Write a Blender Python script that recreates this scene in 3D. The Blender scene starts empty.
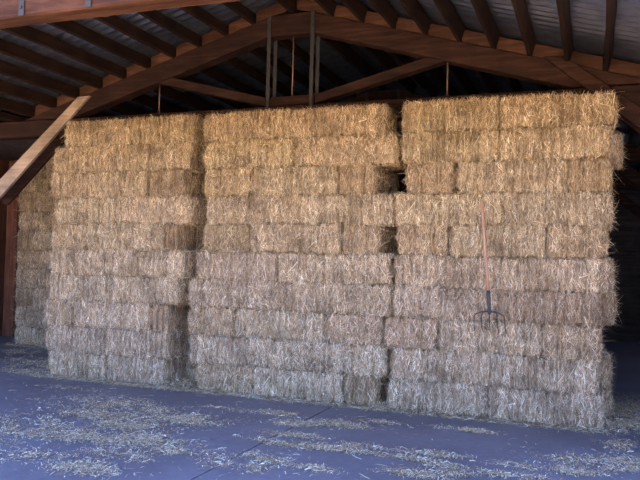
import bpy, bmesh, math, random
import numpy as np
from mathutils import Vector, Matrix, noise

random.seed(7)
RNG = np.random.default_rng(11)
S = bpy.context.scene
C = S.collection
PI = math.pi

# ------------------------------------------------------------------ helpers
def link(name, me, mat=None, parent=None, loc=(0, 0, 0)):
    o = bpy.data.objects.new(name, me)
    C.objects.link(o)
    o.location = loc
    if mat is not None and me is not None and len(me.materials) == 0:
        me.materials.append(mat)
    if parent is not None:
        o.parent = parent
    return o

def tag(o, label, cat, group=None, kind=None):
    o['label'] = label
    o['category'] = cat
    if group: o['group'] = group
    if kind: o['kind'] = kind
    return o

def struct(o, label=None, cat=None):
    o['kind'] = 'structure'
    if label: o['label'] = label
    if cat: o['category'] = cat
    return o

def empty(name, loc, label, cat, group=None):
    o = bpy.data.objects.new(name, None)
    o.empty_display_size = 0.2
    C.objects.link(o)
    o.location = loc
    return tag(o, label, cat, group)

def mesh(name, verts, faces, smooth=False):
    me = bpy.data.meshes.new(name)
    me.from_pydata([tuple(v) for v in verts], [], faces)
    me.validate()
    if smooth:
        for p in me.polygons: p.use_smooth = True
    me.update()
    return me

def bm_mesh(name, bm, smooth=False):
    bmesh.ops.recalc_face_normals(bm, faces=bm.faces)
    me = bpy.data.meshes.new(name)
    bm.to_mesh(me); bm.free()
    if smooth:
        for p in me.polygons: p.use_smooth = True
    return me

def add_box(bm, lo, hi, M=None):
    vs = [bm.verts.new(((hi if i & 1 else lo)[0], (hi if i & 2 else lo)[1], (hi if i & 4 else lo)[2])) for i in range(8)]
    for f in ((0, 1, 3, 2), (4, 6, 7, 5), (0, 4, 5, 1), (2, 3, 7, 6), (0, 2, 6, 4), (1, 5, 7, 3)):
        bm.faces.new([vs[k] for k in f])
    if M is not None:
        for v in vs: v.co = M @ v.co
    return vs

def rough(bm, cuts, amp, seed=0):
    """hand-sawn timber: cut the long edges and push the points about a little"""
    for v in bm.verts:
        n = noise.noise_vector(v.co * 1.7 + Vector((seed, seed * 2, 0)))
        v.co += n * amp

def box_obj(name, lo, hi, mat, parent=None, bevel=0.006, M=None, amp=0.004, cuts=10, axis=0, seed=0):
    lo, hi = Vector(lo), Vector(hi)
    bm = bmesh.new()
    add_box(bm, lo, hi)
    if cuts:
        es = [e for e in bm.edges if abs((e.verts[0].co - e.verts[1].co).normalized()[axis]) > .9]
        bmesh.ops.subdivide_edges(bm, edges=es, cuts=cuts)
        rough(bm, cuts, amp, seed)
    if bevel:
        es = [e for e in bm.edges if len(e.link_faces) == 2 and e.link_faces[0].normal.dot(e.link_faces[1].normal) < .6]
        bm.normal_update()
        es = [e for e in bm.edges if len(e.link_faces) == 2 and e.calc_face_angle(0) > .8]
        bmesh.ops.bevel(bm, geom=es, offset=bevel, segments=1, affect='EDGES')
    if M is not None: bmesh.ops.transform(bm, matrix=M, verts=bm.verts)
    return link(name, bm_mesh(name, bm), mat, parent)

def prism_obj(name, poly, y0, y1, mat, parent=None, bevel=0.006):
    """polygon in the XZ plane extruded along Y"""
    bm = bmesh.new()
    a = [bm.verts.new((x, y0, z)) for x, z in poly]
    b = [bm.verts.new((x, y1, z)) for x, z in poly]
    bm.faces.new(a); bm.faces.new(b[::-1])
    n = len(poly)
    for i in range(n):
        bm.faces.new((a[i], b[i], b[(i + 1) % n], a[(i + 1) % n]))
    bmesh.ops.recalc_face_normals(bm, faces=bm.faces)
    if bevel: bmesh.ops.bevel(bm, geom=list(bm.edges), offset=bevel, segments=1, affect='EDGES')
    return link(name, bm_mesh(name, bm), mat, parent)

def tube(bm, pts, rad, n=8, cap=True, closed=False):
    pts = [Vector(p) for p in pts]
    if not hasattr(rad, '__len__'): rad = [rad] * len(pts)
    rings = []
    N = len(pts)
    for i, p in enumerate(pts):
        if closed: d = pts[(i + 1) % N] - pts[i - 1]
        else: d = pts[min(i + 1, N - 1)] - pts[max(i - 1, 0)]
        d.normalize()
        ref = Vector((0, 1, 0)) if abs(d.y) < .9 else Vector((1, 0, 0))
        a = d.cross(ref).normalized(); b = d.cross(a)
        rings.append([bm.verts.new(p + (a * math.cos(2 * PI * k / n) + b * math.sin(2 * PI * k / n)) * rad[i]) for k in range(n)])
    for i in range(N if closed else N - 1):
        r0, r1 = rings[i], rings[(i + 1) % N]
        for k in range(n):
            bm.faces.new((r0[k], r0[(k + 1) % n], r1[(k + 1) % n], r1[k]))
    if cap and not closed:
        bm.faces.new(rings[0]); bm.faces.new(rings[-1][::-1])

# ---------------------------------------------------------------- materials
def newmat(name):
    m = bpy.data.materials.new(name); m.use_nodes = True
    nt = m.node_tree
    return m, nt, nt.nodes['Principled BSDF'], nt.nodes.new, nt.links.new

def ramp(nt, stops):
    r = nt.nodes.new('ShaderNodeValToRGB')
    els = r.color_ramp.elements
    while len(els) < len(stops): els.new(.5)
    for e, (p, c) in zip(els, stops):
        e.position = p; e.color = (*c, 1)
    return r

def coords(nt, scale, kind='Object'):
    t = nt.nodes.new('ShaderNodeTexCoord'); mp = nt.nodes.new('ShaderNodeMapping')
    mp.inputs['Scale'].default_value = scale
    nt.links.new(t.outputs[kind], mp.inputs['Vector'])
    return mp

def noise_node(nt, vec, scale, detail=4, rough_=.6):
    n = nt.nodes.new('ShaderNodeTexNoise')
    n.inputs['Scale'].default_value = scale; n.inputs['Detail'].default_value = detail
    n.inputs['Roughness'].default_value = rough_
    nt.links.new(vec.outputs[0], n.inputs['Vector'])
    return n

def mixmul(nt, a, b, fac=1.0, mode='MULTIPLY'):
    m = nt.nodes.new('ShaderNodeMix'); m.data_type = 'RGBA'; m.blend_type = mode
    m.inputs['Factor'].default_value = fac
    nt.links.new(a, m.inputs[6]); nt.links.new(b, m.inputs[7])
    return m.outputs[2]

def wood(name, axis, dark, mid, light, roughness=.75):
    m, nt, b, new, ln = newmat(name)
    sc = [9, 9, 9]; sc[axis] = .7
    n1 = noise_node(nt, coords(nt, sc), 2.2, 6, .65)
    n2 = noise_node(nt, coords(nt, (1, 1, 1)), 2.4, 3)
    r = ramp(nt, [(.25, dark), (.5, mid), (.78, light)])
    ln(n1.outputs[0], r.inputs[0])
    r2 = ramp(nt, [(.3, (.62, .6, .6)), (.7, (1.15, 1.1, 1.05))])
    ln(n2.outputs[0], r2.inputs[0])
    oi = new('ShaderNodeObjectInfo')
    rr = ramp(nt, [(0, (.8, .8, .82)), (1, (1.12, 1.08, 1.05))])
    ln(oi.outputs['Random'], rr.inputs[0])
    c = mixmul(nt, mixmul(nt, r.outputs[0], r2.outputs[0]), rr.outputs[0])
    ln(c, b.inputs['Base Color'])
    b.inputs['Roughness'].default_value = roughness
    b.inputs['Specular IOR Level'].default_value = .12
    bp = new('ShaderNodeBump'); bp.inputs['Strength'].default_value = .35; bp.inputs['Distance'].default_value = .004
    ln(n1.outputs[0], bp.inputs['Height']); ln(bp.outputs[0], b.inputs['Normal'])
    return m

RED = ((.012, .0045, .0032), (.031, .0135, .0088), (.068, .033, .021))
RED_LIT = ((.018, .0065, .0038), (.050, .020, .0105), (.115, .054, .029))  # brighter copy of RED, light at the open front painted into the timber
OLD = ((.009, .0045, .003), (.022, .0105, .007), (.042, .021, .014))
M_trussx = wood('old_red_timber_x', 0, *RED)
M_frontx = wood('lit_tint_red_timber_x', 0, *RED_LIT)
M_shed = wood('reddish_shed_boards', 2, (.07, .026, .015), (.15, .06, .036), (.24, .11, .07))
M_timberz = wood('old_red_timber_z', 2, *RED)
M_purlin = wood('old_brown_rafter', 1, *OLD)
M_block = wood('blocking_timber', 0, (.04, .016, .009), (.080, .036, .020), (.16, .079, .046))
M_newwood = wood('bare_new_timber', 0, (.20, .145, .10), (.31, .235, .17), (.42, .33, .25))
M_wall = wood('wall_boards', 2, (.05, .025, .018), (.11, .055, .037), (.17, .09, .06))
M_wallg = wood('grey_wall_boards', 0, (.03, .026, .023), (.065, .056, .05), (.10, .09, .08))

def metal(name, col, rough_=.45, met=.8):
    m, nt, b, new, ln = newmat(name)
    n = noise_node(nt, coords(nt, (1, 1, 1)), 6, 5)
    r = ramp(nt, [(.3, tuple(c * .6 for c in col)), (.7, col)])
    ln(n.outputs[0], r.inputs[0]); ln(r.outputs[0], b.inputs['Base Color'])
    b.inputs['Metallic'].default_value = met; b.inputs['Roughness'].default_value = rough_
    return m

M_roof = metal('galvanised_sheet', (.40, .43, .48), .30, .95)
M_strap = metal('grey_steel_strap', (.032, .026, .025), .75, .15)
M_rod = metal('rusty_rod', (.20, .12, .09), .6, .4)
M_fork = metal('dark_fork_steel', (.045, .034, .036), .6, .2)

def straw_mat(name, strand, tone=True):
    m, nt, b, new, ln = newmat(name)
    oi = new('ShaderNodeObjectInfo')
    if strand:
        g = new('ShaderNodeNewGeometry')
        r = ramp(nt, [(0, (.10, .056, .027)), (.26, (.31, .20, .112)), (.6, (.57, .415, .26)), (.85, (.79, .625, .435)), (1, (.97, .88, .72))])
        ln(g.outputs['Random Per Island'], r.inputs[0])
        b.inputs['Roughness'].default_value = .42
    else:
        n = noise_node(nt, coords(nt, (75, 75, 13)), 1.0, 5, .7)
        r = ramp(nt, [(.28, (.05, .03, .016)), (.46, (.21, .14, .08)), (.62, (.40, .285, .175)), (.78, (.55, .42, .28))])
        ln(n.outputs[0], r.inputs[0])
        bp = new('ShaderNodeBump'); bp.inputs['Strength'].default_value = .9; bp.inputs['Distance'].default_value = .008
        ln(n.outputs[0], bp.inputs['Height']); ln(bp.outputs[0], b.inputs['Normal'])
        b.inputs['Roughness'].default_value = .7
    c = mixmul(nt, r.outputs[0], oi.outputs['Color'])
    if tone:
        at = new('ShaderNodeAttribute'); at.attribute_name = 'tone'
        mr = new('ShaderNodeMath'); mr.operation = 'MULTIPLY'; mr.inputs[1].default_value = .6
        ln(at.outputs['Fac'], mr.inputs[0])
        tr = ramp(nt, [(.3, (.42, .36, .30)), (.6, (1, 1, 1)), (.85, (1.3, 1.3, 1.32))])
        ln(mr.outputs[0], tr.inputs[0])
        c = mixmul(nt, c, tr.outputs[0])
    ln(c, b.inputs['Base Color'])
    return m
M_hay = straw_mat('pressed_hay', False)
M_straw = straw_mat('straw_stalk', True)
M_litter = straw_mat('fallen_straw', True, False)

def simple(name, col, rough_=.6):
    m, nt, b, new, ln = newmat(name)
    n = noise_node(nt, coords(nt, (1, 1, 1)), 30, 3)
    r = ramp(nt, [(.3, tuple(c * .75 for c in col)), (.7, col)])
    ln(n.outputs[0], r.inputs[0]); ln(r.outputs[0], b.inputs['Base Color'])
    b.inputs['Roughness'].default_value = rough_
    return m
M_twine = simple('sisal_twine', (.50, .33, .17), .8)

def floor_mat():
    m, nt, b, new, ln = newmat('worn_concrete')
    n1 = noise_node(nt, coords(nt, (1, 1, 1)), .55, 6, .6)
    n2 = noise_node(nt, coords(nt, (1, 1, 1)), 14, 6, .7)
    r1 = ramp(nt, [(.32, (.112, .093, .102)), (.5, (.158, .134, .146)), (.7, (.205, .180, .192))])
    r2 = ramp(nt, [(.25, (.78, .78, .78)), (.75, (1.12, 1.12, 1.12))])
    ln(n1.outputs[0], r1.inputs[0]); ln(n2.outputs[0], r2.inputs[0])
    ln(mixmul(nt, r1.outputs[0], r2.outputs[0]), b.inputs['Base Color'])
    b.inputs['Roughness'].default_value = .62
    bp = new('ShaderNodeBump'); bp.inputs['Strength'].default_value = .25; bp.inputs['Distance'].default_value = .01
    ln(n2.outputs[0], bp.inputs['Height']); ln(bp.outputs[0], b.inputs['Normal'])
    return m
M_floor = floor_mat()

def ground_mat():
    m, nt, b, new, ln = newmat('dry_yard_soil')
    n = noise_node(nt, coords(nt, (1, 1, 1)), .4, 8, .7)
    r = ramp(nt, [(.3, (.33, .235, .13)), (.7, (.50, .375, .225))])
    ln(n.outputs[0], r.inputs[0]); ln(r.outputs[0], b.inputs['Base Color'])
    b.inputs['Roughness'].default_value = .9
    return m
M_ground = ground_mat()

# ------------------------------------------------------------------ setting
CX = -3.85                      # centre line of the barn
TR = [4.3, 8.75, 13.2, 17.65]   # front faces of the four trusses
TT = .2                         # truss thickness
SL = .29                        # roof slope
def chord_top(o): return 5.097 - SL * o
ROOF = .20
Y_FRONT, Y_BACK = 4.0, 18.5

# floor: two concrete slabs poured side by side, a thin joint between them
bm = bmesh.new()
add_box(bm, (-14, 2.2, -.15), (-2.885, 18.6, 0)); add_box(bm, (-2.865, 2.2, -.15), (4, 18.6, 0)); add_box(bm, (-2.9, 2.2, -.15), (-2.86, 18.6, -.10))
struct(link('floor', bm_mesh('floor', bm), M_floor), 'grey concrete barn floor with a joint line', 'floor')
bm = bmesh.new()
add_box(bm, (-120, -160, -.3), (120, 2.2, -.03)); add_box(bm, (-120, 2.2, -.3), (-14, 60, -.03)); add_box(bm, (4, 2.2, -.3), (120, 60, -.03)); add_box(bm, (-14, 18.6, -.3), (4, 60, -.03))
struct(link('ground', bm_mesh('ground', bm), M_ground), 'dry sunlit yard outside the open barn front', 'ground')

def corrugated(name, x0, z0, x1, z1, y0, y1, label):
    # flat sheet with pairs of narrow ribs
    prof = [(0, 0), (.012, -.015), (.018, -.018), (.024, -.015), (.036, 0), (.044, 0), (.056, -.015), (.062, -.018), (.068, -.015), (.080, 0)]
    per, vs, fs, ny = .155, [], [], -1
    y = y0
    while y < y1:
        for dy, w in prof:
            ny += 1
            for x, z in ((x0, z0), (x1, z1)): vs.append((x, y + dy, z + w + .012))
        y += per
    n0 = len(vs)
    vs += [(x, y, z + .004) for x, y, z in vs]
    for i in range(ny):
        a = 2 * i
        fs.append((a, a + 1, a + 3, a + 2)); fs.append((n0 + a, n0 + a + 2, n0 + a + 3, n0 + a + 1))
    me = mesh(name, vs, fs, True)
    return struct(link(name, me, M_roof), label, 'roof sheeting')
zr = chord_top(0) + ROOF
corrugated('ceiling_left', CX + .002, zr, CX - 5.35, zr - SL * 5.35, Y_FRONT, Y_BACK, 'corrugated metal roof sheeting on the left slope')
corrugated('ceiling_right', CX - .002, zr, CX + 5.35, zr - SL * 5.35, Y_FRONT, Y_BACK, 'corrugated metal roof sheeting on the right slope')
corrugated('ceiling_side_shed', CX - 5.0, 3.80, -11.75, 3.69, 6.5, Y_BACK, 'low metal roof of the side shed on the left')

def planks(name, horizontal, u0, u1, z0, z1, pos, thick, wdt, mat, facing, gap=.006):
    """a wall of planks; facing 'x' = wall lies in the YZ plane"""
    bm = bmesh.new()
    rs = random.Random(name)
    a, e = (z0, z1) if horizontal else (u0, u1)
    while a < e - .01:
        b = min(a + wdt * rs.uniform(.85, 1.15), e)
        j = rs.uniform(-.006, .006)
        if horizontal: u, z = (u0, u1), (a, b - gap)
        else: u, z = (a, b - gap), (z0, z1)
        if facing == 'y': add_box(bm, (u[0], pos + j, z[0]), (u[1], pos + thick + j, z[1]))
        else: add_box(bm, (pos + j, u[0], z[0]), (pos + thick + j, u[1], z[1]))
        a = b
    if facing == 'y': add_box(bm, (u0, pos + thick + .02, z0), (u1, pos + thick + .04, z1))
    else:
        s = thick + .02 if pos > 0 else -.04
        add_box(bm, (pos + s, u0, z0), (pos + s + .02, u1, z1))
    return struct(link(name, bm_mesh(name, bm), mat), None, None)
w = planks('wall_back', True, -11.9, 1.7, 0, 5.5, 18.5, .03, .16, M_wallg, 'y'); struct(w, 'dark plank wall at the far end of the barn', 'wall')
w = planks('wall_right', False, 6.9, 18.5, 0, 3.7, 1.62, .03, .22, M_wall, 'x'); struct(w, 'dark boarded side wall beyond the pitchfork stack', 'wall')
w = planks('wall_left', False, 6.5, 18.5, 0, 3.78, -11.72, .03, .22, M_shed, 'x'); struct(w, 'reddish board wall at the left edge', 'wall')

bm = bmesh.new()
x = -5.2
rs = random.Random(3)
while x < 5.2:                    # boarded gable above the open barn front
    b = min(x + rs.uniform(.18, .24), 5.2)
    j = rs.uniform(0, .008)
    vs = add_box(bm, (CX + x, 4.512 + j, 3.60), (CX + b - .004, 4.535 + j, 3.7))
    for v in vs:
        if v.co.z > 3.65: v.co.z = 5.097 + ROOF - .03 - SL * abs(v.co.x - CX)
    x = b
struct(link('wall_front', bm_mesh('wall_front', bm), M_wall), 'boarded gable above the open barn front', 'wall')

# ----------------------------------------------------------------- trusses
def fi(o): return chord_top(o) - .27        # bottom line of the top chord
def build_truss(Y, label, braces=True, new_left=False, tim=None):
    tim = tim or M_trussx
    t = empty('roof_truss', (CX, Y, 0), label, 'roof truss', 'timber roof trusses')
    def P(name, poly, y0, y1, mat, s=1, bev=.008):
        q = [(s * x, z) for x, z in poly]
        return prism_obj(name, q, y0, y1, mat, t, bev)
    box_obj('bottom_chord', (-5.42, 0, 3.53), (5.42, TT, 3.78), tim, t, .012, cuts=40, amp=.006, seed=Y)
    o1 = (4.827 - .27 + .27 - 3.785) / SL
    for s in (-1, 1):
        P('top_chord', [(.302, fi(.302)), (.302, chord_top(.302)), ((5.097 - 3.79) / SL, 3.79), ((4.827 - 3.79) / SL, 3.79)], 0, TT, tim, s)
        P('diagonal_strut', [(.36, 3.79), (.36, 3.91), (1.853, 4.289), (2.085, 4.222)], .02, TT - .02, tim, s)
    box_obj('ridge_block', (-.298, 0, 4.735), (.298, TT, 5.02), tim, t, .008, cuts=6)
    box_obj('strut_foot', (-.356, .02, 3.787), (.356, TT - .02, 3.91), tim, t, .006, cuts=6)
    for s in (-1, 1):
        for y0 in (-.012, TT + .002):
            st = box_obj('hanger_strap', (s * .315 - .026, y0, 3.535), (s * .315 + .026, y0 + .010, 5.015), M_strap, t, .002, cuts=0)
            if y0 < 0:
                for z in (4.83, 4.93, 3.60, 3.71, 3.85):
                    bm = bmesh.new(); tube(bm, [(s * .315, y0 - .012, z), (s * .315, y0, z)], .013, 6)
                    link('bolt', bm_mesh('bolt', bm), M_strap, st)
    for o, z0, z1 in ((0, 3.91, 4.74), (-2.1, 3.78, fi(2.1) + .005), (2.1, 3.78, fi(2.1) + .005)):
        bm = bmesh.new(); tube(bm, [(o, .1, z0), (o, .1, z1)], .011, 8)
        link('hanger_rod', bm_mesh('hanger_rod', bm, True), M_rod, t)
    if braces:
        for s in (-1, 1):
            if s < 0: poly = [(3.22, 4.09), (3.44, 4.085), (3.56, 3.98), (5.10, 2.69), (5.08, 2.51), (4.98, 2.49)]
            else: poly = [(3.25, 4.16), (3.50, 4.13), (4.84, 3.08), (4.84, 2.87), (4.76, 2.87)]
            for k, y0 in enumerate((-.058, TT + .004)):
                b = P('knee_brace', poly, y0, y0 + .052, M_newwood if (new_left and s < 0 and k == 0) else tim, s, .004)
                if new_left and s < 0 and k == 0: b['label'] = 'pale bare timber brace'
    return t
def blocks(t):
    """short boards standing between the rafters on the top chord"""
    offs = [0.03] + [.57 + .42 * k for k in range(10)]
    for s in (-1, 1):
        for a, b in zip(offs[:-1], offs[1:]):
            poly = [(a + .03, chord_top(a + .03) + .004), (b - .03, chord_top(b - .03) + .004), (b - .03, chord_top(b - .03) + .165), (a + .03, chord_top(a + .03) + .165)]
            prism_obj('blocking_board', [(s * x, z) for x, z in poly], .03, .07, M_block, t, .003)
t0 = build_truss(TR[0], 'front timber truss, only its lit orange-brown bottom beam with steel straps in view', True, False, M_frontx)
t1 = build_truss(TR[1], 'timber roof truss directly above the tall hay stacks', True, True)
blocks(t1)
t2 = build_truss(TR[2], 'dark timber truss behind the hay stacks', True)
t3 = build_truss(TR[3], 'rearmost dark timber truss near the back wall', True)

# rafters laid along the barn from truss to truss, each a timber of its own
ang = math.atan(SL)
names = ['first', 'second', 'third', 'fourth', 'fifth', 'sixth', 'seventh', 'eighth', 'ninth', 'tenth']
rafter_me = {}
def rafter(o, s, y0, y1, label, group):
    L = y1 - y0
    if L not in rafter_me:
        ob = box_obj('roof_purlin', (-.024, 0, 0), (.024, L, .184), M_purlin, None, .004, cuts=24, amp=.006, axis=1, seed=3)
        rafter_me[L] = ob.data
    else:
        ob = link('roof_purlin', rafter_me[L])
    ob.location = (CX + s * o, y0, chord_top(o) + .003)
    ob.rotation_euler = (0, s * ang, 0)
    tag(ob, label, 'purlin', group)
for bay, (y0, y1) in enumerate(((4.56, TR[1] + .095), (TR[1] + .105, TR[2] + .095))):
    where = ('front roof bay' if bay == 0 else 'rear roof bay')
    for s in (-1, 1):
        for k in range(10):
            rafter(.57 + .42 * k, s, y0, y1, f"timber purlin under the metal roof, {names[k]} {'left' if s < 0 else 'right'} of the ridge, {where}", 'purlins of the ' + where)
    ob = box_obj('ridge_purlin', (CX - .024, y0, chord_top(0) - .07), (CX + .024, y1, chord_top(0) + .165), M_purlin, None, .004, cuts=24, amp=.004, axis=1)
    tag(ob, f'ridge timber along the roof peak, {where}', 'purlin')
# eave plates and posts
for s in (-1, 1):
    ob = box_obj('eave_plate', (CX + s * 4.75 - .1, TR[0], 3.785), (CX + s * 4.75 + .1, TR[3] + .2, 3.875), M_purlin, None, .006, cuts=30, axis=1)
    tag(ob, f"long timber plate along the {'left' if s < 0 else 'right'} eave on the truss ends", 'timber plate')
for Y, wh in zip(TR, ('front', 'hay stack', 'middle', 'rearmost')):
    for s in (-1, 1):
        ob = box_obj('timber_post', (CX + s * 5.28 - .11, Y, 0), (CX + s * 5.28 + .11, Y + TT, 3.525), M_timberz, None, .01, cuts=14, axis=2)
        tag(ob, f"square brown timber post holding the {'left' if s < 0 else 'right'} end of the {wh} truss", 'post', 'timber posts')
# posts of the side shed, dark boards at the left edge of the photo
ob = box_obj('shed_post', (-11.50, 11.66, 0), (-11.22, 11.84, 3.66), M_shed, None, .01, cuts=14, axis=2)
tag(ob, 'reddish timber post by the board wall, beside the dim set-back stack', 'post')

# --------------------------------------------------------------- hay bales
BL, BW, BH = 1.15, .48, .352
def bale_mesh(seed, n_str):
    rs = np.random.default_rng(seed)
    h = np.array([BL / 2, BW / 2, BH / 2])
    nx, ny, nz = 84, 34, 27
    idx, vs, fs = {}, [], []
    def vid(i, j, k):
        if (i, j, k) not in idx:
            idx[(i, j, k)] = len(vs); vs.append((i / nx * 2 - 1, j / ny * 2 - 1, k / nz * 2 - 1))
        return idx[(i, j, k)]
    for i in range(nx):
        for j in range(ny):
            for k, fl in ((0, 1), (nz, 0)):
                q = [vid(i, j, k), vid(i + 1, j, k), vid(i + 1, j + 1, k), vid(i, j + 1, k)]
                fs.append(q[::-1] if fl else q)
    for i in range(nx):
        for k in range(nz):
            for j, fl in ((0, 0), (ny, 1)):
                q = [vid(i, j, k), vid(i + 1, j, k), vid(i + 1, j, k + 1), vid(i, j, k + 1)]
                fs.append(q[::-1] if fl else q)
    for j in range(ny):
        for k in range(nz):
            for i, fl in ((0, 1), (nx, 0)):
                q = [vid(i, j, k), vid(i, j + 1, k), vid(i, j + 1, k + 1), vid(i, j, k + 1)]
                fs.append(q[::-1] if fl else q)
    V = np.array(vs) * h
    # rounded box
    r = .022
    core = np.clip(V, -(h - r), h - r)
    d = V - core
    ln = np.linalg.norm(d, axis=1, keepdims=True)
    onb = ln[:, 0] > 1e-9
    N = np.zeros_like(V); N[onb] = d[onb] / ln[onb]
    V = core + N * np.minimum(ln, r)
    bulz = np.cos(np.clip(V[:, 2] / BH, -.5, .5) * PI)
    # flakes across the length
    seams = [-BL / 2]
    while seams[-1] < BL / 2: seams.append(seams[-1] + rs.uniform(.065, .125))
    seams = np.array(seams)
    out = rs.uniform(-.017, .010, len(seams) + 1); tz = rs.uniform(-.006, .004, len(seams) + 1)
    wob = np.array([noise.noise(Vector((0, p[1] * 4, p[2] * 5 + seed * 3.1))) for p in V]) * .02
    X = V[:, 0] + wob
    f = np.searchsorted(seams, X)
    dist = np.min(np.abs(X[:, None] - seams[None, :]), axis=1)
    crease = np.exp(-(dist / .011) ** 2)
    off = out[f] - .028 * crease
    endm = np.clip((np.abs(V[:, 0]) - (BL / 2 - .07)) / .05, 0, 1)
    side = 1 - endm * (np.abs(N[:, 0]) > .7)
    V[:, 1] += np.sign(N[:, 1]) * (np.abs(N[:, 1]) ** .5) * off
    V[:, 2] += np.sign(N[:, 2]) * (np.abs(N[:, 2]) ** .5) * (tz[f] - .008 * crease)
    V[:, 1] += np.sign(N[:, 1]) * (np.abs(N[:, 1]) ** .5) * (.022 * bulz - .012)
    V[:, 2] += .007 * np.sin(V[:, 0] * 5 + seed * 1.7)
    # string grooves on the two ends, three lobes between them
    g = np.exp(-((np.abs(V[:, 1]) - .095) / .022) ** 2)
    bul = .5 * np.cos(np.clip(V[:, 2] / BH, -.5, .5) * PI)
    V[:, 0] += np.sign(N[:, 0]) * (np.abs(N[:, 0]) ** .7) * (-.048 * g - .010 + .028 * bul)
    # strings bite into the top and bottom
    V[:, 2] -= np.sign(N[:, 2]) * (np.abs(N[:, 2]) ** 2) * .012 * g
    nn = np.array([noise.fractal(Vector(p) * 16 + Vector((seed * 5.3, 0, 0)), 1, 2, 4) for p in V])
    n2 = np.array([noise.noise(Vector(p) * 5 + Vector((seed * 2.3, 7, 0))) for p in V])
    n3 = np.array([noise.noise(Vector((p[0] * 55, p[1] * 55, p[2] * 22 + seed))) for p in V])
    V += N * (nn * .012 + n2 * .011 + n3 * .012 - .006)[:, None]
    lim = h + np.array([.012, .02, 0])
    V = np.clip(V, -lim, lim)
    F = np.array(fs)
    # stalks lying on and sticking out of the surface
    A, B_, C_, D_ = (V[F[:, k]] for k in range(4))
    nrm = np.cross(C_ - A, D_ - B_)
    area = np.linalg.norm(nrm, axis=1)
    nrm /= area[:, None]
    ctr = (A + C_) / 2
    wgt = area.copy()
    ax = np.argmax(np.abs(nrm), axis=1)
    wgt[(ax == 2)] *= .35
    wgt[(ax == 0)] *= .75
    edge = np.sum((np.abs(ctr) > h - .04), axis=1) >= 2
    wgt[edge] *= 1.6
    pick = rs.choice(len(F), n_str, p=wgt / wgt.sum())
    u, v = rs.random((2, n_str, 1))
    P = A[pick] * (1 - u) * (1 - v) + B_[pick] * u * (1 - v) + C_[pick] * u * v + D_[pick] * (1 - u) * v
    n = nrm[pick]; a = ax[pick]
    big = np.where(edge[pick])[0]
    main = np.zeros((n_str, 3)); 
    main[a == 1] = (0, 0, 1); main[a == 0] = (0, 0, 1); main[a == 2] = (0, 1, 0)
    T2 = np.cross(n, main); T2 /= np.linalg.norm(T2, axis=1, keepdims=True) + 1e-9
    T1 = np.cross(T2, n)
    th = rs.normal(0, .42, n_str); loose = rs.random(n_str) < .22
    th[loose] = rs.uniform(-PI / 2, PI / 2, loose.sum())
    dvec = T1 * np.cos(th)[:, None] + T2 * np.sin(th)[:, None]
    dvec *= np.where(rs.random(n_str) < .5, -1, 1)[:, None]
    L = np.clip(rs.lognormal(math.log(.046), .5, n_str), .018, .2)
    poke = rs.exponential(.10, n_str)
    stick = rs.random(n_str) < .10
    stick[big] |= rs.random(len(big)) < .22
    endf = (a == 0) & (rs.random(n_str) < .2)
    stick |= endf; L[endf] *= 1.9
    poke[stick] = rs.uniform(.5, 1.3, stick.sum())
    dd = dvec + n * poke[:, None]; dd /= np.linalg.norm(dd, axis=1, keepdims=True)
    lift = .001 + rs.random((n_str, 1)) * .016
    start = np.where(stick[:, None], P - n * .004, P - dvec * L[:, None] * .5 + n * lift)
    mid = start + dvec * (L * .5)[:, None] * .6 + dd * (L * .5)[:, None] * .4 + n * .003
    end = mid + dd * (L * .5)[:, None] + rs.normal(0, .006, (n_str, 3))
    # keep the lying ends from crossing far over into the next bale
    for q in (start, mid, end):
        m = np.abs(q[:, 2]) > BH / 2 + .035
        q[m, 2] = np.sign(q[m, 2]) * (BH / 2 + .035 * rs.random(m.sum()) + .002)
        m = np.abs(q[:, 0]) > BL / 2 + .09
        q[m, 0] = np.sign(q[m, 0]) * (BL / 2 + .09)
    w = rs.uniform(.0008, .0021, n_str)
    wide = rs.random(n_str) < .05
    w[wide] = rs.uniform(.0026, .0042, wide.sum())
    tw = rs.normal(0, .5, n_str)
    wv = np.cross(dvec, n); wv = wv * np.cos(tw)[:, None] + n * np.sin(tw)[:, None]
    wv = wv * w[:, None]
    SV = np.stack([start - wv * .8, start + wv * .8, mid - wv, mid + wv, end - wv * .4, end + wv * .4], 1).reshape(-1, 3)
    ft = rs.uniform(.82, 1.11, len(seams) + 1)
    def tone(Q, sd):
        t = ft[np.clip(np.searchsorted(seams, Q[:, 0]), 0, len(ft) - 1)]
        m = np.array([noise.noise(Vector((q[0] * 5, q[1] * 5, q[2] * 6 + sd))) for q in Q])
        return t * (1 + .34 * m)
    base = len(V) + np.arange(n_str)[:, None] * 6
    SF = np.concatenate([base + np.array([[0, 1, 3, 2]]), base + np.array([[2, 3, 5, 4]])], 0)
    allV = np.concatenate([V, SV]); allF = np.concatenate([F, SF])
    me = bpy.data.meshes.new('hay_bale')
    me.from_pydata(allV.tolist(), [], allF.tolist())
    me.materials.append(M_hay); me.materials.append(M_straw)
    mi = np.zeros(len(allF), dtype=np.int32); mi[len(F):] = 1
    me.polygons.foreach_set('material_index', mi)
    me.polygons.foreach_set('use_smooth', np.ones(len(allF), dtype=bool))
    me.update()
    at = me.attributes.new('tone', 'FLOAT', 'POINT')
    at.data.foreach_set('value', np.concatenate([tone(V, seed), np.repeat(tone(P, seed) * rs.uniform(.9, 1.1, n_str), 6)]).astype(np.float32))
    return me

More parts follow.
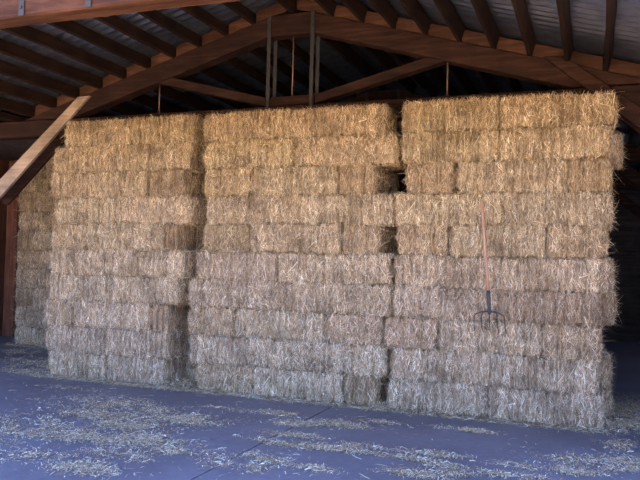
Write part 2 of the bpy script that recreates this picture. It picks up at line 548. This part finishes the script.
def twine_mesh():
    bm = bmesh.new()
    a, b, r = BL / 2 - .015, BH / 2 - .008, .04
    pts = []
    for cx, cz, t0 in ((a - r, b - r, 0), (-(a - r), b - r, 90), (-(a - r), -(b - r), 180), (a - r, -(b - r), 270)):
        for k in range(4):
            t = math.radians(t0 + 30 * k)
            pts.append((cx + r * math.cos(t), 0, cz + r * math.sin(t)))
    tube(bm, pts, .0035, 5, closed=True)
    return bm_mesh('twine', bm, True)

NV = 9
protos = []
tw_me = twine_mesh(); tw_me.materials.append(M_twine)
for k in range(NV):
    o = link('hay_bale', bale_mesh(k + 1, 12000))
    kids = []
    for y in (-.095, .095):
        c = link('twine', tw_me, None, o); c.location = (0, y, 0); kids.append(c)
    protos.append((o, kids))
used = [False] * NV
count = [0]
def place_bale(x0, x1, z0, yf, end_on, tint, label, group, z_h=.36, depth=None):
    """one bale filling the slot x0..x1 at height z0, its front at yf"""
    k = count[0] % NV; count[0] += 1
    src, kids = protos[k]
    if not used[k]:
        used[k] = True; o, cs = src, kids
    else:
        o = src.copy(); C.objects.link(o); cs = []
        for c in kids:
            d = c.copy(); C.objects.link(d); d.parent = o; cs.append(d)
    w = x1 - x0 - .002
    rs = random.Random(label)
    flip = rs.choice((0, PI)); turn = rs.choice((0, PI))
    if end_on:
        o.scale = (rs.uniform(.93, .97), w / BW, (z_h - .001) / BH)
        o.rotation_euler = (flip, 0, turn + PI / 2 + rs.gauss(0, .012))
        dep = BL * o.scale[0]
    else:
        o.scale = (w / BL, 1, (z_h - .001) / BH)
        o.rotation_euler = (flip + rs.gauss(0, .010), rs.gauss(0, .005), turn + rs.gauss(0, .016))
        dep = BW
    o.location = ((x0 + x1) / 2, yf + dep / 2 + .004, z0 + z_h / 2)
    v = rs.uniform(.93, 1.05)
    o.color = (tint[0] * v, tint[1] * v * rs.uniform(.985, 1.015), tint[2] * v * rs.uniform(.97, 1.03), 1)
    tag(o, label, 'hay bale', group)
    return o

S1 = [[-7.07, -5.95, -4.96], [-7.28, -6.18, -5.0], [-7.27, -6.76, -5.65, -5.11], [-7.2, -6.17, -4.97], [-7.23, -6.68, -5.34, -5.16], [-7.25, -6.32, -5.04], [-7.27, -6.26, -5.13], [-7.29, -6.84, -5.52, -5.29], [-7.26, -6.31, -5.27], [-7.23, -6.25, -5.31]]
S2 = [[-4.81, -3.66, -2.35], [-4.8, -3.54, -2.22], [-4.76, -4.13, -2.92, -2.49], [-4.75, -3.42, -2.25], [-4.78, -4.14, -2.86, -2.41], [-4.85, -3.7, -2.27], [-4.95, -3.58, -2.26], [-4.95, -4.33, -3.04, -2.37], [-4.92, -3.75, -2.31], [-4.8, -4.04, -2.79, -2.39]]
S3 = [[-2.14, -1.05, 0.18], [-2.14, -1.03, 0.14], [-2.09, -1.53, -0.28, 0.13], [-2.2, -0.98, 0.14], [-2.17, -1.61, -0.48, 0.09], [-2.2, -1.05, 0.15], [-2.2, -1.01, 0.07], [-2.28, -1.71, -0.52, 0.04], [-2.22, -1.08, 0.03], [-2.25, -1.11, 0.09]]
S4 = [[-10.25, -9.12, -7.98], [-10.26, -9.1, -7.98], [-10.27, -9.83, -8.7, -8.2], [-10.25, -9.1, -7.98], [-10.26, -9.85, -8.7, -8.2],
      [-10.26, -9.64, -8.5], [-10.24, -9.1, -7.95], [-10.25, -9.82, -8.65, -8.15], [-10.23, -9.1, -7.95], [-10.22, -9.1, -7.95]]
CN = ['top', 'second', 'third', 'fourth', 'fifth', 'sixth', 'seventh', 'eighth', 'ninth', 'bottom']
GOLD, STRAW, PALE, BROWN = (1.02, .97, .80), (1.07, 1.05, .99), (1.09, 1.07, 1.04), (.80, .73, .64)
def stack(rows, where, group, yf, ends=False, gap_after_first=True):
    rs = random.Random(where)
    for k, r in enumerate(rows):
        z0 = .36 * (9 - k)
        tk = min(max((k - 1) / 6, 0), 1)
        tint = tuple(g * (1 - tk) + p * tk for g, p in zip(GOLD, PALE))  # golden hay on top grading to pale, partly warm light painted in
        n = len(r) - 1
        for i in range(n):
            end_on = (r[i + 1] - r[i]) < .8
            pos = (('left half', 'right half') if n == 2 else ('left end', 'middle', 'right end'))[i]
            x0, x1 = r[i], r[i + 1]
            if n == 3:                       # a dark slit beside the end-on bales, as in the photo
                if i == 1: x0 += .05; x1 -= .03
            tn = tint
            kind = 'end-on' if end_on else 'lengthwise'
            look = 'golden' if k < 2 else ('straw-coloured' if k < 5 else 'pale')
            if group.startswith('bales of the pitchfork') and k == 6 and i == 1: tn, look = BROWN, 'browner'
            if end_on: tn = tuple(c * d for c, d in zip(tn, (.91, .86, .79)))
            if 'set-back' in where: look = 'dim'
            course = f'{CN[k]} course' if k in (0, 9) else f'{CN[k]} course from the top'
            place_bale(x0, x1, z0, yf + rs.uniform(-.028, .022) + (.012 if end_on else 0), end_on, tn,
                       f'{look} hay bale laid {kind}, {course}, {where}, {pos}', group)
stack(S1, 'leftmost front stack', 'bales of the leftmost front stack', 8.20)
stack(S2, 'middle stack', 'bales of the middle stack', 8.20)
stack(S3, 'pitchfork stack', 'bales of the pitchfork stack', 8.20)
stack([r[:3] for r in S4], 'dim set-back stack', 'bales of the set-back stack', 10.69)
# the second row where the photo shows it: in the gap beside the middle stack and past the pitchfork stack
rs = random.Random(5)
for k in range(2, 10):
    if k in (2, 4, 7): continue
    x = -4.86 + rs.uniform(-.06, .06)
    place_bale(x - .58, x + .58, .36 * (9 - k), 8.735, False, PALE, f'shaded hay bale in the gap behind the middle stack, {CN[k]} course' + (' from the top' if k < 9 else ''), 'bales of the second row in the gap')
for k in range(1, 10):
    if k in (2, 4, 7): continue
    x = .22 + rs.uniform(-.03, .06) - .011 * k
    place_bale(x - 1.14, x, .36 * (9 - k), 8.735, False, STRAW, f'shaded second-row hay bale past the pitchfork stack, {CN[k]} course' + (' from the top' if k < 9 else ''), 'bales of the second row past the pitchfork stack')

# ------------------------------------------------------------ loose straw
def straw_cloud(points, lens, heights, name, label, cat, tint=(1, 1, .95, 1)):
    rs = np.random.default_rng(5)
    n = len(points)
    P = np.array(points); P[:, 2] += .002 + np.array(heights)
    th = rs.uniform(0, PI, n)
    d = np.stack([np.cos(th), np.sin(th), rs.normal(0, .10, n)], 1)
    L = np.array(lens)
    s = P - d * (L / 2)[:, None]; m = P + np.array([0, 0, 1]) * rs.uniform(0, .008, (n, 1)); e = P + d * (L / 2)[:, None] + rs.normal(0, .006, (n, 3))
    for q in (s, m, e): q[:, 2] = np.maximum(q[:, 2], .0015)
    w = rs.uniform(.0009, .0024, n)[:, None]
    wv = np.stack([-np.sin(th), np.cos(th), rs.normal(0, .5, n)], 1) * w
    up = np.array([0, 0, .0012])
    SV = np.stack([s - wv, s + wv, m - wv + up, m + wv + up, e - wv * .5, e + wv * .5], 1)
    SV[:, :, 2] = np.maximum(SV[:, :, 2], .001)
    SV = SV.reshape(-1, 3)
    b = np.arange(n)[:, None] * 6
    SF = np.concatenate([b + np.array([[0, 1, 3, 2]]), b + np.array([[2, 3, 5, 4]])], 0)
    me = bpy.data.meshes.new(name); me.from_pydata(SV.tolist(), [], SF.tolist()); me.update()
    o = link(name, me, M_litter); o.color = tint
    return tag(o, label, cat, None, 'stuff')

pts, lens, hts = [], [], []
pr = np.random.default_rng(21)
def patch(x, y, rx, ry, n, h=.012, rot=0):
    for _ in range(int(n * 3.0)):
        a, b = pr.normal(0, .5, 2)
        dx, dy = a * rx, b * ry
        px, py = x + dx * math.cos(rot) - dy * math.sin(rot), y + dx * math.sin(rot) + dy * math.cos(rot)
        if noise.noise(Vector((px * 3.2, py * 3.2, 4))) < -.12 and pr.random() < .8: continue
        pts.append((px, py, 0)); lens.append(pr.uniform(.012, .062)); hts.append(abs(pr.normal(0, h)))
# patches seen on the concrete
for a in [(-9.4, 9.9, .7, .5, 300), (-8.2, 9.16, .8, .35, 700), (-7.5, 8.25, .6, .22, 700), (-7.9, 8.7, .5, .3, 500), (-5.17, 6.90, .7, .42, 1000), (-4.56, 6.75, .55, .3, 900), (-3.95, 6.6, .4, .25, 900),
          (-4.9, 6.35, .7, .22, 700), (-5.3, 5.8, .6, .25, 500), (-5.1, 5.46, .5, .25, 450), (-4.3, 5.6, .5, .25, 900), (-4.35, 6.1, .5, .22, 700), (-3.8, 5.76, .4, .2, 600), (-3.35, 5.5, .4, .14, 450), (-4.2, 4.83, .45, .2, 350),
          (-3.75, 4.75, .35, .2, 350), (-3.8, 5.2, .4, .15, 350), (-3.6, 7.3, .25, .1, 160), (-3.15, 7.35, .28, .1, 220), (-2.89, 6.95, .26, .16, 420), (-2.47, 7.16, .32, .16, 480), (-2.2, 7.45, .3, .1, 250), (-2.7, 6.5, .35, .1, 250),
          (-1.2, 7.52, .30, .09, 500), (-1.3, 6.43, .28, .1, 240), (-1.2, 6.1, .2, .1, 160), (-1.34, 5.75, .3, .12, 260), (-2.53, 6.15, .35, .1, 320), (-2.2, 6.2, .35, .08, 360), (-1.9, 6.38, .3, .1, 330), (-1.56, 6.2, .35, .07, 300),
          (-2.6, 5.65, .25, .18, 420), (-2.68, 5.3, .28, .14, 260), (-2.15, 5.55, .2, .1, 130), (-.3, 6.4, .4, .12, 420), (.05, 6.75, .4, .2, 600), (.35, 6.9, .35, .25, 420), (-.6, 6.05, .35, .1, 260), (.25, 7.6, .2, .3, 200),
          (.45, 9.6, .4, .8, 900), (.5, 8.9, .35, .4, 500), (-1.05, 5.9, .2, .1, 130), (-6.2, 7.5, .5, .12, 90), (-3.9, 7.3, .3, .06, 90), (-5.6, 8.05, 1.2, .05, 200), (-5.2, 5.0, .6, .2, 260), (-2.9, 6.2, .3, .05, 90)]:
    patch(*a)
for _ in range(900):       # single stalks here and there
    pts.append((pr.uniform(-8, .8), pr.uniform(4.4, 8.0), 0)); lens.append(pr.uniform(.03, .12)); hts.append(0)
for x0, x1, y in ((-7.35, -4.95, 8.17), (-4.95, -2.3, 8.17), (-2.3, .1, 8.17), (-10.3, -8.0, 10.66)):   # rim along the foot of each stack
    for _ in range(int((x1 - x0) * 800)):
        d = abs(pr.normal(0, .075))
        pts.append((pr.uniform(x0 - .05, x1 + .05), y - d, 0)); lens.append(pr.uniform(.03, .12)); hts.append(max(0, .035 - d * .5) * pr.random())
for x, y, rx, ry, n, h in ((-5.05, 8.42, .30, .30, 900, .05), (-2.32, 8.3, .12, .2, 260, .04), (.28, 8.45, .22, .4, 700, .03), (.3, 9.3, .3, .9, 900, .02)):
    patch(x, y, rx, ry, n, h)
straw_cloud(pts, lens, hts, 'loose_straw', 'loose pale straw strewn in patches over the concrete barn floor', 'straw')

# --------------------------------------------------------------- pitchfork
fk = empty('pitchfork', (-1.08, 8.04, 1.0), 'pitchfork with an orange-brown wooden handle hanging tines-down on the hay stack', 'pitchfork')
def fkp(x, y, z): return (x + 1.08, y - 8.10, z - 1.0)
m, nt, b, new, ln = newmat('fork_handle_wood')
n1 = noise_node(nt, coords(nt, (60, 60, 3)), 1.2, 4)
r = ramp(nt, [(.3, (.26, .12, .07)), (.7, (.42, .215, .125))]); ln(n1.outputs[0], r.inputs[0]); ln(r.outputs[0], b.inputs['Base Color'])
b.inputs['Roughness'].default_value = .5
bm = bmesh.new()
tube(bm, [fkp(-1.19 + .1 * t, 8.125 - .045 * t, 2.42 - 1.02 * t) for t in (0, .01, .25, .5, .75, 1)], [.010, .0165, .0165, .0175, .018, .018], 12)
link('handle', bm_mesh('handle', bm, True), m, fk)
bm = bmesh.new()
tube(bm, [fkp(-1.091, 8.082, 1.43), fkp(-1.088, 8.080, 1.36), fkp(-1.082, 8.08, 1.26), fkp(-1.078, 8.082, 1.19), fkp(-1.077, 8.085, 1.165)], [.021, .022, .019, .022, .012], 12)
link('ferrule', bm_mesh('ferrule', bm, True), M_fork, fk)
for i, dx in enumerate((-.16, -.08, 0, .08, .16)):
    bm = bmesh.new()
    x = -1.077
    zt = 1.185 - .022 * (abs(dx) / .16) ** 2
    pt = [(x, 8.083, 1.20), (x + dx * .5, 8.078, 1.197), (x + dx * .93, 8.072, zt + .004), (x + dx * 1.02, 8.072, zt - .022), (x + dx * 1.03, 8.085, zt - .09), (x + dx * 1.05, 8.12, zt - .15), (x + dx * 1.06, 8.18, zt - .19), (x + dx * 1.06, 8.25, zt - .215)]
    tube(bm, [fkp(*p) for p in pt], [.008, .007, .0065, .006, .006, .005, .004, .002], 8)
    link('tine', bm_mesh('tine', bm, True), M_fork, fk)

# ------------------------------------------------------------------- light
wd = bpy.data.worlds.new('sky'); S.world = wd; wd.use_nodes = True
nt = wd.node_tree; bg = nt.nodes['Background']
tintn = nt.nodes.new('ShaderNodeRGB'); tintn.outputs[0].default_value = (.86, .92, 1.25, 1)
sky = nt.nodes.new('ShaderNodeTexSky'); sky.sky_type = 'NISHITA'
sky.sun_disc = False; sky.sun_elevation = math.radians(74); sky.sun_rotation = math.radians(25)
sky.air_density = 1.0; sky.dust_density = .6; sky.ozone_density = 3.0
nt.links.new(mixmul(nt, sky.outputs[0], tintn.outputs[0]), bg.inputs[0]); bg.inputs[1].default_value = .17
sl = bpy.data.lights.new('sun', 'SUN'); sl.energy = 6.6; sl.angle = math.radians(.53); sl.color = (1, .93, .82)
so = bpy.data.objects.new('sun', sl); C.objects.link(so)
az, el = math.radians(25), math.radians(74)      # the sun stands behind the barn
sd = Vector((math.sin(az) * math.cos(el), math.cos(az) * math.cos(el), math.sin(el)))
so.rotation_euler = (-sd).to_track_quat('-Z', 'Y').to_euler(); so.location = sd * 30

# ------------------------------------------------------------------ camera
F, yaw, pitch, roll, cz = 719.456, .366423, .0317609, .0249748, 1.68572
f = Vector((-math.sin(yaw) * math.cos(pitch), math.cos(yaw) * math.cos(pitch), math.sin(pitch)))
r0 = Vector((math.cos(yaw), math.sin(yaw), 0)); u0 = r0.cross(f)
r2 = r0 * math.cos(roll) + u0 * math.sin(roll); u2 = -r0 * math.sin(roll) + u0 * math.cos(roll)
cam = bpy.data.cameras.new('camera'); cam.sensor_fit = 'HORIZONTAL'; cam.sensor_width = 36; cam.lens = F / 640 * 36
co = bpy.data.objects.new('camera', cam); C.objects.link(co)
co.matrix_world = Matrix(((r2.x, u2.x, -f.x, 0), (r2.y, u2.y, -f.y, 0), (r2.z, u2.z, -f.z, cz), (0, 0, 0, 1)))
cam.clip_end = 500
S.camera = co

S.view_settings.view_transform = 'Standard'; S.view_settings.look = 'None'
S.view_settings.gamma = 1; S.view_settings.use_curve_mapping = False
S.view_settings.exposure = 2.79
S.cycles.use_denoising = True
S.cycles.denoising_prefilter = 'NONE'
S.cycles.use_adaptive_sampling = False
S.cycles.max_bounces = 8; S.cycles.diffuse_bounces = 5
